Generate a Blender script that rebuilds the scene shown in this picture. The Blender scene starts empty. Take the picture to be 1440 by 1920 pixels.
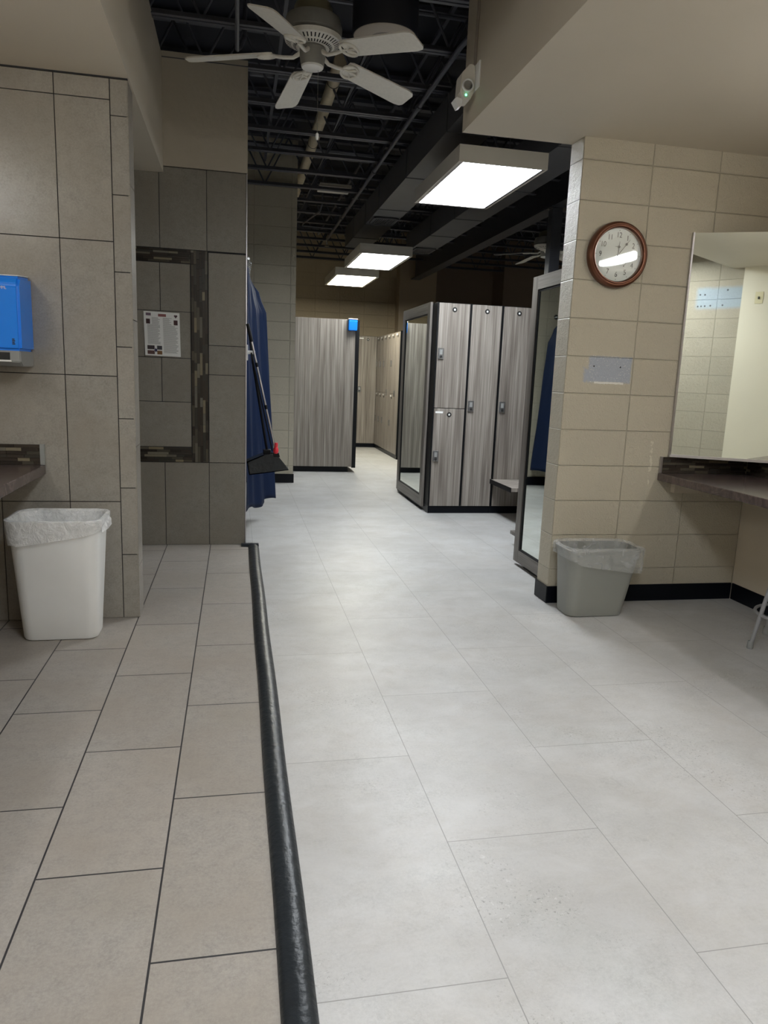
import bpy, bmesh, math, random
from mathutils import Vector, Matrix, noise as mnoise
random.seed(7)
PI = math.pi
S = bpy.context.scene
COL = S.collection

# ------------------------------------------------------------------ camera
def camera():
    f, yaw, pit, rol = 1364.62, 0.204258, -0.184020, 0.0395696
    cy, sy, cp, sp, cr, sr = math.cos(yaw), math.sin(yaw), math.cos(pit), math.sin(pit), math.cos(rol), math.sin(rol)
    F = Vector((sy*cp, cy*cp, sp)); Rt = Vector((cy, -sy, 0)); U = Rt.cross(F)
    R2 = cr*Rt + sr*U; U2 = -sr*Rt + cr*U
    cd = bpy.data.cameras.new('camera'); co = bpy.data.objects.new('camera', cd); COL.objects.link(co)
    cd.sensor_fit = 'VERTICAL'; cd.sensor_height = 36.0; cd.lens = f*36.0/1920.0
    cd.clip_start = 0.02; cd.clip_end = 60
    m = Matrix(((R2.x, U2.x, -F.x, 0), (R2.y, U2.y, -F.y, 0), (R2.z, U2.z, -F.z, 1.27), (0, 0, 0, 1)))
    co.matrix_world = m
    S.camera = co
camera()

# ------------------------------------------------------------------ world, exposure
w = bpy.data.worlds.new('world'); S.world = w; w.use_nodes = True
w.node_tree.nodes['Background'].inputs[0].default_value = (0.6, 0.65, 0.75, 1)
w.node_tree.nodes['Background'].inputs[1].default_value = 0.02
S.view_settings.view_transform = 'Standard'
S.view_settings.look = 'None'
S.view_settings.gamma = 1
S.view_settings.use_curve_mapping = False
S.view_settings.exposure = 0.45
S.cycles.max_bounces = 10
S.cycles.diffuse_bounces = 6
S.cycles.glossy_bounces = 5
S.cycles.transmission_bounces = 6
S.cycles.transparent_max_bounces = 8
S.cycles.caustics_reflective = False
S.cycles.caustics_refractive = False
S.cycles.sample_clamp_indirect = 6
S.cycles.use_denoising = True
# emission strengths of the lamps of the place
L_ROW = (25.0, 20.0, 27.0)      # three 2x4 fixtures in view
L_BAY = 20.0                   # 2x4 fixture over the entrance bay
L_VAN = (21.0, 13.5)                    # vanity strips over the two side mirrors
COOL = (0.94, 0.99, 1.03); WARM = (1.0, 0.84, 0.55)

# ------------------------------------------------------------------ mesh helpers (world coordinates)
def B(): return bmesh.new()
def box(bm, a, b):
    x0, y0, z0 = a; x1, y1, z1 = b
    v = [bm.verts.new(p) for p in ((x0,y0,z0),(x1,y0,z0),(x1,y1,z0),(x0,y1,z0),(x0,y0,z1),(x1,y0,z1),(x1,y1,z1),(x0,y1,z1))]
    for f in ((0,3,2,1),(4,5,6,7),(0,1,5,4),(1,2,6,5),(2,3,7,6),(3,0,4,7)): bm.faces.new([v[i] for i in f])
    return bm
def bx(a, b, bev=0.0, seg=2):
    bm = B(); box(bm, a, b)
    if bev: bmesh.ops.bevel(bm, geom=bm.edges[:], offset=bev, segments=seg, affect='EDGES', profile=0.5)
    return bm
def quad(bm, *p): return bm.faces.new([bm.verts.new(q) for q in p])
def prism(bm, pts, d):
    """pts: closed 3-D outline; d: extrusion vector"""
    d = Vector(d); a = [bm.verts.new(p) for p in pts]; b = [bm.verts.new(Vector(p)+d) for p in pts]
    n = len(pts); bm.faces.new(a[::-1]); bm.faces.new(b)
    for i in range(n): bm.faces.new((a[i], a[(i+1) % n], b[(i+1) % n], b[i]))
    return bm
def tube(bm, pts, r, n=10, closed=False, caps=True):
    pts = [Vector(p) for p in pts]; rings = []
    rr = r if isinstance(r, (list, tuple)) else [r]*len(pts)
    m = len(pts); up = None
    for i, p in enumerate(pts):
        if closed: t = pts[(i+1) % m]-pts[i-1]
        else: t = pts[min(i+1, m-1)]-pts[max(i-1, 0)]
        t.normalize()
        if up is None:
            up = Vector((0,0,1)) if abs(t.z) < .9 else Vector((1,0,0))
        s = t.cross(up)
        if s.length < 1e-4: up = Vector((1,0,0)); s = t.cross(up)
        s.normalize(); u = s.cross(t).normalized(); up = u
        rings.append([bm.verts.new(p+rr[i]*(math.cos(2*PI*k/n)*s+math.sin(2*PI*k/n)*u)) for k in range(n)])
    for i in range(m if closed else m-1):
        a, b = rings[i], rings[(i+1) % m]
        for k in range(n): bm.faces.new((a[k], a[(k+1) % n], b[(k+1) % n], b[k]))
    if caps and not closed:
        bm.faces.new(rings[0][::-1]); bm.faces.new(rings[-1])
    return bm
def lathe(bm, prof, c, ax='z', n=40, cap0=False, cap1=False):
    """prof: (radius, height) list along axis ax from centre c"""
    rings = []
    for r, h in prof:
        ring = []
        for k in range(n):
            a = 2*PI*k/n; u, v = r*math.cos(a), r*math.sin(a)
            if ax == 'z': p = (c[0]+u, c[1]+v, c[2]+h)
            elif ax == 'y': p = (c[0]+u, c[1]+h, c[2]+v)
            else: p = (c[0]+h, c[1]+u, c[2]+v)
            ring.append(bm.verts.new(p))
        rings.append(ring)
    for i in range(len(rings)-1):
        a, b = rings[i], rings[i+1]
        for k in range(n): bm.faces.new((a[k], a[(k+1) % n], b[(k+1) % n], b[k]))
    if cap0: bm.faces.new(rings[0][::-1])
    if cap1: bm.faces.new(rings[-1])
    return bm
def mk(name, bm, mat, origin=(0,0,0), parent=None, smooth=False, auto=None):
    bmesh.ops.recalc_face_normals(bm, faces=bm.faces[:])
    bmesh.ops.translate(bm, verts=bm.verts[:], vec=-Vector(origin))
    me = bpy.data.meshes.new(name); bm.to_mesh(me); bm.free()
    if smooth:
        for p in me.polygons: p.use_smooth = True
        if auto is None: auto = 35
        try: me.set_sharp_from_angle(angle=math.radians(auto))
        except Exception: pass
    if mat is not None: me.materials.append(mat)
    o = bpy.data.objects.new(name, me); COL.objects.link(o)
    if parent is not None: o.parent = parent
    else: o.location = origin
    return o
def tag(o, label=None, cat=None, group=None, kind=None):
    if label: o['label'] = label
    if cat: o['category'] = cat
    if group: o['group'] = group
    if kind: o['kind'] = kind
    return o
class Thing:
    def __init__(s, name, loc, label, cat, group=None):
        s.o = bpy.data.objects.new(name, None); COL.objects.link(s.o); s.o.location = loc
        s.o.empty_display_size = .1
        s.loc = loc; tag(s.o, label, cat, group)
    def part(s, name, bm, mat, smooth=False, under=None, label=None, auto=None):
        o = mk(name, bm, mat, s.loc, under or s.o, smooth, auto)
        if label: o['label'] = label
        return o
def single(name, bm, mat, loc, label, cat, group=None, smooth=False, kind=None):
    o = mk(name, bm, mat, loc, None, smooth); return tag(o, label, cat, group, kind)
def struct(name, bm, mat, smooth=False): return tag(mk(name, bm, mat, (0,0,0), None, smooth), kind='structure')
def dup(root, loc, label=None, group=None, mats=None):
    r = root.copy(); COL.objects.link(r); r.location = loc
    if label: r['label'] = label
    if group: r['group'] = group
    for ch in list(root.children):
        c = ch.copy(); COL.objects.link(c); c.parent = r
        for g in ch.children:
            d = g.copy(); COL.objects.link(d); d.parent = c
    return r

# ------------------------------------------------------------------ material helpers
class M:
    def __init__(s, name):
        s.m = bpy.data.materials.new(name); s.m.use_nodes = True; s.t = s.m.node_tree
        s.b = s.t.nodes['Principled BSDF']
    def n(s, typ, **kw):
        x = s.t.nodes.new(typ)
        for k, v in kw.items(): setattr(x, k, v)
        return x
    def l(s, a, b): s.t.links.new(a, b)
    def math(s, op, a, b=None, c=None):
        x = s.n('ShaderNodeMath', operation=op)
        for i, v in enumerate((a, b, c)):
            if v is None: continue
            if isinstance(v, (int, float)): x.inputs[i].default_value = v
            else: s.l(v, x.inputs[i])
        return x.outputs[0]
    def pos(s):
        g = s.n('ShaderNodeNewGeometry'); return g.outputs['Position']
    def sep(s, v):
        x = s.n('ShaderNodeSeparateXYZ'); s.l(v, x.inputs[0]); return x.outputs
    def comb(s, a, b, c=0.0):
        x = s.n('ShaderNodeCombineXYZ')
        for i, v in enumerate((a, b, c)):
            if isinstance(v, (int, float)): x.inputs[i].default_value = v
            else: s.l(v, x.inputs[i])
        return x.outputs[0]
    def noise(s, vec, scale, detail=4, rough=.55, dist=0.0):
        x = s.n('ShaderNodeTexNoise'); s.l(vec, x.inputs['Vector'])
        x.inputs['Scale'].default_value = scale; x.inputs['Detail'].default_value = detail
        x.inputs['Roughness'].default_value = rough; x.inputs['Distortion'].default_value = dist
        return x.outputs['Fac']
    def ramp(s, fac, stops):
        x = s.n('ShaderNodeValToRGB'); e = x.color_ramp.elements
        while len(e) < len(stops): e.new(0.5)
        for i, (p, c) in enumerate(stops):
            e[i].position = p; e[i].color = (*c, 1) if len(c) == 3 else c
        s.l(fac, x.inputs[0]); return x.outputs[0]
    def mix(s, fac, a, b, mode='MIX'):
        x = s.n('ShaderNodeMix', data_type='RGBA', blend_type=mode)
        for i, v in ((0, fac), (6, a), (7, b)):
            if isinstance(v, (int, float)): x.inputs[i].default_value = v
            elif isinstance(v, tuple): x.inputs[i].default_value = (*v, 1) if len(v) == 3 else v
            else: s.l(v, x.inputs[i])
        return x.outputs[2]
    def bump(s, h, strength, dist=.01):
        x = s.n('ShaderNodeBump'); x.inputs['Strength'].default_value = strength; x.inputs['Distance'].default_value = dist
        s.l(h, x.inputs['Height']); s.l(x.outputs[0], s.b.inputs['Normal']); return x
    def set(s, **kw):
        for k, v in kw.items():
            i = s.b.inputs[k.replace('_', ' ')]
            if isinstance(v, (int, float)): i.default_value = v
            elif isinstance(v, tuple): i.default_value = (*v, 1) if len(v) == 3 else v
            else: s.l(v, i)
        return s

def plain(name, col, rough=.5, metal=0.0, var=.0, scale=30, bump=0.0, **kw):
    m = M(name); g = m.pos()
    tc = m.n('ShaderNodeTexCoord').outputs['Object']
    nz = m.noise(tc, scale, 4)
    if var:
        c = m.mix(nz, tuple(x*(1-var) for x in col), tuple(min(1, x*(1+var)) for x in col))
        m.set(Base_Color=c)
    else: m.set(Base_Color=col)
    m.set(Roughness=rough, Metallic=metal, **kw)
    if bump: m.bump(nz, bump, .004)
    return m.m
def emit(name, col, st):
    m = M(name); m.set(Base_Color=(.9,.9,.9), Emission_Color=col, Emission_Strength=st, Roughness=.5); return m.m

def emit_cool_ends(name):
    """ageing diffuser: bright in the middle, tinted towards the ends of its tubes"""
    m = M(name); tc = m.sep(m.n('ShaderNodeTexCoord').outputs['Object'])
    d = m.math('ABSOLUTE', tc[0])
    c = m.ramp(m.math('MULTIPLY', d, 3.3), [(0.0, (1, 1, .9)), (.45, (1, .97, .82)), (.8, (1, .85, .5)), (1, (1, .78, .38))])
    m.set(Base_Color=(.9,.9,.85), Emission_Color=c, Emission_Strength=L_ROW[2]); return m.m

def blockmat(name, axis, u0, col, rowh=.2032, z0=0.0, colw=.4064, gloss=.45, patch=None):
    m = M(name); P = m.pos(); s = m.sep(P)
    u = m.math('ADD', s[0 if axis == 'x' else 1], 100*colw-u0)
    v = m.math('ADD', s[2], 10*rowh-z0)
    br = m.n('ShaderNodeTexBrick'); m.l(m.comb(u, v), br.inputs['Vector'])
    br.offset = 0.0; br.inputs['Scale'].default_value = 1; br.inputs['Brick Width'].default_value = colw
    br.inputs['Row Height'].default_value = rowh; br.inputs['Mortar Size'].default_value = .0036; br.inputs['Mortar Smooth'].default_value = .7
    br.inputs['Color1'].default_value = (.94,.94,.94,1); br.inputs['Color2'].default_value = (1,1,1,1); br.inputs['Mortar'].default_value = (.93,.93,.93,1)
    n1 = m.noise(P, 3.0, 3); n2 = m.noise(P, 130, 4, .7); n3 = m.noise(P, 34, 4, .6)
    base = m.mix(n1, tuple(c*.93 for c in col), tuple(min(1,c*1.05) for c in col))
    c = m.mix(1.0, base, br.outputs['Color'], 'MULTIPLY')
    c = m.mix(m.math('MULTIPLY', br.outputs['Fac'], .16), c, tuple(x*.55 for x in col))
    if patch: c = patch(m, s, c, P)
    m.set(Base_Color=c, Roughness=gloss)
    h = m.math('ADD', m.math('MULTIPLY', br.outputs['Fac'], -1.0), m.math('MULTIPLY', n2, .75))
    h = m.math('ADD', h, m.math('MULTIPLY', n3, .8))
    m.bump(h, .9, .010)
    return m.m

def boxmask(m, s, P, iu, u0, u1, z0, z1, soft=.004, rag=.02, scale=25):
    n = m.math('MULTIPLY', m.math('SUBTRACT', m.noise(P, scale, 5, .7), .5), rag)
    def side(v, e, sign):
        d = m.math('MULTIPLY', m.math('SUBTRACT', v, e), sign)
        d = m.math('ADD', d, n)
        x = m.n('ShaderNodeMapRange'); x.inputs['From Min'].default_value = -soft; x.inputs['From Max'].default_value = soft
        m.l(d, x.inputs['Value']); return x.outputs[0]
    a = m.math('MULTIPLY', side(s[iu], u0, 1), side(s[iu], u1, -1))
    b = m.math('MULTIPLY', side(s[2], z0, 1), side(s[2], z1, -1))
    return m.math('MULTIPLY', a, b)
def dots(m, s, pts, r):
    out = None
    for (u, z, iu) in pts:
        d = m.math('SQRT', m.math('ADD', m.math('POWER', m.math('ABSOLUTE', m.math('SUBTRACT', s[iu], u)), 2.0), m.math('POWER', m.math('ABSOLUTE', m.math('SUBTRACT', s[2], z)), 2.0)))
        k = m.math('LESS_THAN', d, r); out = k if out is None else m.math('MAXIMUM', out, k)
    return out
PAINT = (.60, .548, .43)
def patch_clock(m, s, c, P):
    a = boxmask(m, s, P, 0, 1.925, 2.185, 1.285, 1.427, .006, .016, 30)
    b = boxmask(m, s, P, 0, 1.90, 1.96, 1.285, 1.36, .01, .06, 60)
    c = m.mix(m.math('MULTIPLY', m.math('MAXIMUM', a, b), .85), c, (.42, .47, .56))
    ring = m.math('SUBTRACT', boxmask(m, s, P, 0, 1.915, 2.18, 1.275, 1.43, .004, .05, 50), boxmask(m, s, P, 0, 1.97, 2.12, 1.315, 1.40, .03, .09, 40))
    fl = m.math('MULTIPLY', m.math('GREATER_THAN', m.noise(P, 120, 5, .7), .60), m.math('GREATER_THAN', ring, .3))
    gl = m.math('GREATER_THAN', boxmask(m, s, P, 0, 1.965, 2.145, 1.277, 1.288, .003, .01, 60), .5)
    c = m.mix(m.math('MAXIMUM', fl, gl), c, (.86, .84, .78))
    c = m.mix(dots(m, s, [(1.957, 1.372, 0), (2.118, 1.372, 0)], .0045), c, (.03, .03, .03))
    g2 = boxmask(m, s, P, 0, 2.355, 2.375, .70, .96, .004, .03, 14)
    c = m.mix(m.math('MULTIPLY', m.math('GREATER_THAN', m.math('MULTIPLY', g2, m.noise(P, 35, 3)), .5), .6), c, (.85, .80, .66))
    return c
def patch_back(m, s, c, P):
    a = boxmask(m, s, P, 0, .81, 1.32, 2.14, 2.36, .02, .03, 10)
    c = m.mix(m.math('MULTIPLY', a, .75), c, (.36, .46, .56))
    c = m.mix(dots(m, s, [(.848,2.292,0),(.90,2.29,0),(1.138,2.33,0),(.834,2.167,0),(.87,2.168,0),(.91,2.169,0),(.97,2.172,0),(1.10,2.172,0)], .009), c, (.03,.03,.03))
    return c

def stretch(m, v, lo=.36, hi=.64):
    k = m.n('ShaderNodeMapRange'); k.inputs['From Min'].default_value = lo; k.inputs['From Max'].default_value = hi; m.l(v, k.inputs['Value']); return k.outputs[0]
def tilecol(m, P, base, rnd, amt=.08, grain=1.0):
    n1 = stretch(m, m.noise(P, 3.0, 5, .6)); n2 = stretch(m, m.noise(P, 24, 6, .7)); n3 = m.noise(P, 300, 4, .85); n4 = stretch(m, m.noise(P, 110, 4, .8), .40, .64)
    g = .20*grain
    a = m.mix(n2, tuple(c*(1-g*.7) for c in base), tuple(min(1, c*(1+g*.6)) for c in base))
    a = m.mix(m.math('MULTIPLY', n4, .55), a, tuple(min(1, c*(1+2.0*g)) for c in base))
    a = m.mix(m.math('MULTIPLY', m.math('LESS_THAN', n3, .40), .40*grain), a, tuple(c*.62 for c in base))
    c = m.mix(m.math('MULTIPLY', n1, .55), a, (base[0]*.97, base[1]*.91, base[2]*.85))
    k = m.n('ShaderNodeMapRange'); k.inputs['To Min'].default_value = 1-amt; k.inputs['To Max'].default_value = 1+amt
    m.l(rnd, k.inputs['Value'])
    x = m.n('ShaderNodeVectorMath', operation='SCALE'); m.l(c, x.inputs[0]); m.l(k.outputs[0], x.inputs['Scale'])
    return x.outputs[0], n3
def wall_tile(name, base, rough=.34):
    m = M(name); P = m.pos(); g = m.n('ShaderNodeNewGeometry')
    c, n3 = tilecol(m, P, base, g.outputs['Random Per Island'], .05)
    m.set(Base_Color=c, Roughness=rough); m.bump(n3, .12, .001); return m.m

def floormat(name, kind):
    m = M(name); P = m.pos(); s = m.sep(P)
    if kind == 'plank': L, W, x0, y0, mort, base = .945, .4565, .1235, .8045, .0014, (.475,.475,.465)
    else: L, W, x0, y0, mort, base = .630, .309, -.80, .49, .0027, (.340,.315,.283)
    u = m.math('ADD', s[1], 100*L-y0); v = m.math('ADD', s[0], 100*W-x0)
    br = m.n('ShaderNodeTexBrick'); m.l(m.comb(u, v), br.inputs['Vector'])
    br.offset = .5; br.offset_frequency = 2
    br.inputs['Scale'].default_value = 1; br.inputs['Brick Width'].default_value = L; br.inputs['Row Height'].default_value = W
    br.inputs['Mortar Size'].default_value = mort; br.inputs['Mortar Smooth'].default_value = .1
    br.inputs['Color1'].default_value = (0,0,0,1); br.inputs['Color2'].default_value = (1,1,1,1); br.inputs['Mortar'].default_value = (.5,.5,.5,1)
    c, n3 = tilecol(m, P, base, br.outputs['Color'], .05)
    if kind == 'plank':
        # cloudy cross streaks, faint scratches and dark specks
        st = stretch(m, m.noise(m.comb(s[0], m.math('MULTIPLY', s[1], 1.5)), 4.5, 9, .72, .4), .33, .67)
        c = m.mix(m.math('MULTIPLY', st, .75), c, (.60,.60,.60))
        d2 = m.noise(P, 1.6, 4, .6)
        c = m.mix(m.math('MULTIPLY', stretch(m, d2, .42, .62), .42), c, (.37,.365,.352))
        reg = stretch(m, m.noise(P, 2.1, 4, .6), .52, .66)
        sp = m.math('MULTIPLY', m.math('GREATER_THAN', m.noise(P, 95, 4, .75), .60), reg)
        c = m.mix(m.math('MULTIPLY', sp, .65), c, (.17,.165,.155))
        lp = m.math('MULTIPLY', m.math('GREATER_THAN', m.noise(P, 60, 5, .7), .62), reg)
        c = m.mix(m.math('MULTIPLY', lp, .45), c, (.72,.72,.71))
        seam = (.30,.295,.285)
        m.set(Roughness=m.math('ADD', m.math('MULTIPLY', m.noise(P, 6, 4), .18), .33))
    else:
        seam = (.035,.034,.036)
        m.set(Roughness=m.math('ADD', m.math('MULTIPLY', m.noise(P, 9, 4), .15), .36))
    c = m.mix(br.outputs['Fac'], c, seam)
    m.set(Base_Color=c)
    h = m.math('ADD', m.math('MULTIPLY', br.outputs['Fac'], -1.0), m.math('MULTIPLY', n3, .12))
    m.bump(h, .35, .002)
    return m.m

def woodmat(name, axis='x', horiz=False, dark=1.0):
    """grey-brown laminate with straight grain; streaks vary across axis"""
    m = M(name); P = m.pos(); s = m.sep(P)
    o = m.n('ShaderNodeObjectInfo').outputs['Random']
    if horiz: a = s[2]; b = s[0] if axis == 'x' else s[1]
    else: a = m.math('ADD', s[0], s[1]); b = s[2]
    u = m.math('ADD', m.math('MULTIPLY', a, 1.0), m.math('MULTIPLY', o, 7.0))
    v1 = m.comb(m.math('MULTIPLY', u, 90.0), m.math('MULTIPLY', b, 1.4))
    v2 = m.comb(m.math('MULTIPLY', u, 22.0), m.math('MULTIPLY', b, .55))
    n1 = m.noise(v1, 1.0, 4, .6, .2); n2 = m.noise(v2, 1.0, 3, .5, .3)
    f = m.math('ADD', m.math('MULTIPLY', n1, .55), m.math('MULTIPLY', n2, .45))
    c = m.ramp(f, [(.33, (.115*dark,.098*dark,.085*dark)), (.44, (.20*dark,.176*dark,.154*dark)), (.53, (.28*dark,.253*dark,.225*dark)), (.64, (.41*dark,.376*dark,.338*dark))])
    m.set(Base_Color=c, Roughness=.42); m.bump(n1, .08, .001); return m.m

MT = {}
MT['block_x'] = blockmat('painted_block', 'x', 2.195, PAINT, patch=patch_clock)
MT['block_y'] = blockmat('painted_block_side', 'y', 3.80, PAINT, gloss=.42)
FX = 1.400
MT['block_back'] = blockmat('painted_block_far', 'x', FX, (.60,.50,.35), rowh=.2245, z0=.1305, colw=.449)
MT['block_mid'] = blockmat('painted_block_mid', 'x', .19, PAINT)
MT['block_rear_shaded'] = blockmat('painted_block_rear_shaded', 'x', 1.04, (.42,.375,.29), patch=patch_back)  # block paint darkened; the shade under the soffit is put into the colour
def paintmat(name, col, bump=.25, scale=90, rough=.55):
    m = M(name); P = m.pos(); n = m.noise(P, scale, 4, .6); n0 = m.noise(P, 2.0, 3)
    m.set(Base_Color=m.mix(n0, tuple(c*.95 for c in col), tuple(min(1,c*1.04) for c in col)), Roughness=rough)
    m.bump(n, bump, .004); return m.m
MT['paint'] = paintmat('beige_wall_paint', (.60,.535,.43))
MT['soffit'] = paintmat('beige_soffit_paint', (.60,.545,.45), .12, 60)
MT['paint_lit'] = paintmat('lit_beige_wall_paint', (.70,.65,.52))  # beige lightened so the rear infill looks better lit than the blocks
MT['stucco'] = paintmat('orange_peel_paint', (.50,.455,.375), 1.0, 26)
MT['brown'] = paintmat('dim_brown_paint', (.26,.20,.15), .2, 40)
MT['tile_l'] = wall_tile('porcelain_tile', (.31,.293,.262), .24)
MT['tile_p'] = wall_tile('porcelain_tile_matt', (.25,.234,.203), .5)
MT['grout'] = plain('dark_grout', (.03,.03,.033), .85)
MT['floor'] = floormat('grey_vinyl_floor', 'plank')
MT['ftile'] = floormat('beige_floor_tile', 'tile')
MT['deck'] = plain('black_deck_paint', (.011,.013,.023), .6, var=.3, scale=6)
MT['joist'] = plain('black_steel_paint', (.095,.10,.122), .40, var=.2, scale=12)
MT['duct'] = plain('dark_duct_paint', (.11,.112,.12), .42, var=.25, scale=3)
MT['beam'] = plain('dark_beam_paint', (.06,.062,.07), .35, var=.15, scale=5)
MT['column'] = plain('glossy_dark_steel', (.10,.105,.12), .22, var=.2, scale=14)
MT['black'] = plain('black_laminate', (.004,.0045,.006), .5, Specular_IOR_Level=.25)
MT['rubber'] = plain('black_rubber', (.013,.017,.021), .36, var=.35, scale=22, bump=1.0)
MT['cove'] = plain('black_vinyl_cove', (.004,.005,.008), .35, Specular_IOR_Level=.18)
MT['wood'] = woodmat('grey_wood_laminate')
MT['wood_d'] = woodmat('grey_wood_laminate_frame', dark=.62)
MT['wood_h'] = woodmat('grey_wood_laminate_rail', 'y', True, .62)
MT['wood_top'] = woodmat('pale_bench_lit_panel_wood', dark=1.5)  # pale bench top; also the far end panel, paled as if lit
MT['mirror'] = plain('mirror_glass', (.80,.845,.80), .015, 1.0)
MT['alu'] = plain('brushed_aluminium', (.62,.60,.62), .32, 1.0, var=.1, scale=40)
MT['chrome'] = plain('satin_chrome', (.55,.56,.57), .25, .9)
MT['white'] = plain('white_plastic', (.87,.88,.87), .38, var=.03, scale=8)
MT['fixture'] = plain('off_white_enamel', (.74,.71,.64), .45, var=.04, scale=10)
MT['fan'] = plain('aged_white_fan', (.78,.765,.71), .42, var=.12, scale=60)
MT['fan_d'] = plain('fan_motor_grey', (.28,.28,.265), .4, var=.1, scale=40)
MT['slot'] = plain('dark_slot', (.02,.02,.02), .7)
MT['blue'] = plain('blue_plastic', (.010,.25,1.0), .22, var=.05, scale=5)
MT['greyp'] = plain('grey_plastic', (.30,.31,.30), .4)
MT['can'] = plain('grey_bin_plastic', (.27,.275,.25), .42, var=.05, scale=5)
MT['navy'] = plain('navy_curtain_vinyl', (.0042,.0125,.043), .65, var=.15, scale=9, Specular_IOR_Level=.2)
MT['copper'] = plain('copper_bronze', (.15,.062,.036), .30, .7, var=.2, scale=20)
MT['dial'] = plain('clock_dial', (.62,.67,.64), .5)
MT['ink'] = plain('black_ink', (.02,.02,.02), .5)
MT['paper'] = plain('white_paper', (.90,.91,.90), .7)
MT['red'] = plain('red_plastic', (.75,.03,.05), .4)
MT['pipe'] = plain('cream_pipe_cover', (.55,.47,.33), .5, var=.25, scale=12)
MT['steelgrey'] = plain('grey_painted_tube', (.30,.30,.31), .35)
MT['cable'] = plain('beige_cable', (.33,.29,.25), .6)
MT['liner'] = None
def liner(name, tint, alpha):
    m = M(name); tc = m.n('ShaderNodeTexCoord').outputs['Object']
    n = m.noise(tc, 14, 5, .6, 1.5); n2 = m.noise(tc, 45, 4, .6, 1.2)
    m.set(Base_Color=tint, Roughness=.13, Alpha=m.ramp(n, [(.3, (alpha[0],)*3), (.7, (alpha[1],)*3)]), Specular_IOR_Level=.8)
    m.bump(m.math('ADD', n, m.math('MULTIPLY', n2, .5)), 1.0, .011); return m.m
MT['liner_clear'] = liner('clear_bin_liner', (.74,.75,.74), (.12,.42))
MT['liner_white'] = liner('white_bin_liner', (.93,.94,.94), (.45,.75))
def mosaicmat():
    m = M('glass_stone_mosaic'); g = m.n('ShaderNodeNewGeometry'); P = m.pos()
    c = m.ramp(g.outputs['Random Per Island'], [(0.0, (.018,.013,.010)), (.35, (.045,.034,.026)), (.6, (.04,.040,.033)), (.80, (.10,.085,.06)), (.92, (.19,.18,.145)), (.985, (.28,.23,.14))])
    m.t.nodes[-1]
    n = m.noise(P, 70, 4, .6)
    m.set(Base_Color=m.mix(m.math('MULTIPLY', n, .3), c, (.07,.06,.05)), Roughness=.25); m.bump(n, .15, .002); return m.m
MT['mosaic'] = mosaicmat()
def stonemat():
    m = M('brown_marbled_laminate'); P = m.pos()
    n = m.noise(P, 9, 7, .65, 2.2); n2 = m.noise(P, 45, 5, .7, 1.0)
    c = m.ramp(n, [(.3, (.055,.040,.038)), (.5, (.11,.082,.076)), (.57, (.15,.115,.105)), (.62, (.10,.075,.07)), (.8, (.17,.14,.13))])
    c = m.mix(m.math('MULTIPLY', n2, .4), c, (.07,.055,.05))
    m.set(Base_Color=c, Roughness=.22); return m.m
MT['stone'] = stonemat()

# ------------------------------------------------------------------ room shell
Yt, Yp, Yc, ZS = 3.763, 5.383, 3.833, 2.548
DECK = 3.80
bm = B(); quad(bm, (.125,-3,0), (8.2,-3,0), (8.2,14.2,0), (.125,14.2,0)); quad(bm, (-2.9,5.44,0), (.125,5.44,0), (.125,14.2,0), (-2.9,14.2,0))
struct('floor', bm, MT['floor'])
bm = B(); quad(bm, (-2.9,-3,0), (.125,-3,0), (.125,5.44,0), (-2.9,5.44,0)); struct('floor_tiled', bm, MT['ftile'])
struct('ceiling', bx((-3,-3.2,DECK), (8.4,14.3,DECK+.1)), MT['deck'])

# tiled stub wall with the paper towel dispenser
w_ = struct('wall_tiled', bx((-2.85, Yt+.008, 0), (-.492, Yt+.15, ZS)), MT['grout'])
def tiles(rects, plane, at, mat, parent, th=.008, gap=.0022):
    bm = B()
    for (u0, v0, u1, v1) in rects:
        u0 += gap; u1 -= gap; v0 += gap; v1 -= gap
        if plane == 'y': box(bm, (u0, at, v0), (u1, at+th, v1))
        else: box(bm, (at-th, u0, v0), (at, u1, v1))
    return mk('tiles', bm, mat, (0,0,0), parent)
R = []
ux = [-2.66,-2.35,-2.04,-1.73,-1.42,-1.11,-.80,-.563]
vz = [0,.605,1.22,1.84,2.452,ZS-.006]
for i in range(len(ux)-1):
    for j in range(len(vz)-1): R.append((ux[i], vz[j], ux[i+1], vz[j+1]))
sz = [0,.333,.674,1.017,1.36,1.705,2.048,2.387,ZS-.006]
for j in range(len(sz)-1): R.append((-.563, sz[j], -.484, sz[j+1]))
tiles(R, 'y', Yt, MT['tile_l'], w_)
z2 = [0,.27,.88,1.49,2.10,ZS-.006]
tiles([(Yt+.001, z2[j], Yt+.158, z2[j+1]) for j in range(5)], 'x', -.484, MT['tile_l'], w_)

# partition wall: tiled below, painted above
w_ = struct('wall_partition', bx((-2.85, Yp+.008, 0), (.070, Yp+.115, 2.59)), MT['grout'])
R = []
for a, b in ((-1.44,-1.13),(-1.13,-.82),(-.82,-.508),(-.508,-.198),(-.198,.066)): R.append((a, 2.068, b, 2.588))
for a, b in ((0,.608),(.608,1.234),(1.234,1.437),(1.437,2.060)): R.append((-.190, a, .066, b))
for a, b in ((-1.44,-1.13),(-1.13,-.82),(-.82,-.497),(-.497,-.190)): R.append((a, 0, b, .608))
R += [(-.512,1.655,-.310,1.975), (-.83,1.655,-.512,1.975), (-.62,1.34,-.310,1.655), (-.93,1.34,-.62,1.655), (-.509,1.036,-.310,1.34), (-.82,1.036,-.509,1.34), (-.93,.718,-.310,1.036)]
R += [(-1.44,.61,-1.05,2.06)]
tiles(R, 'y', Yp, MT['tile_p'], w_)
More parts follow.
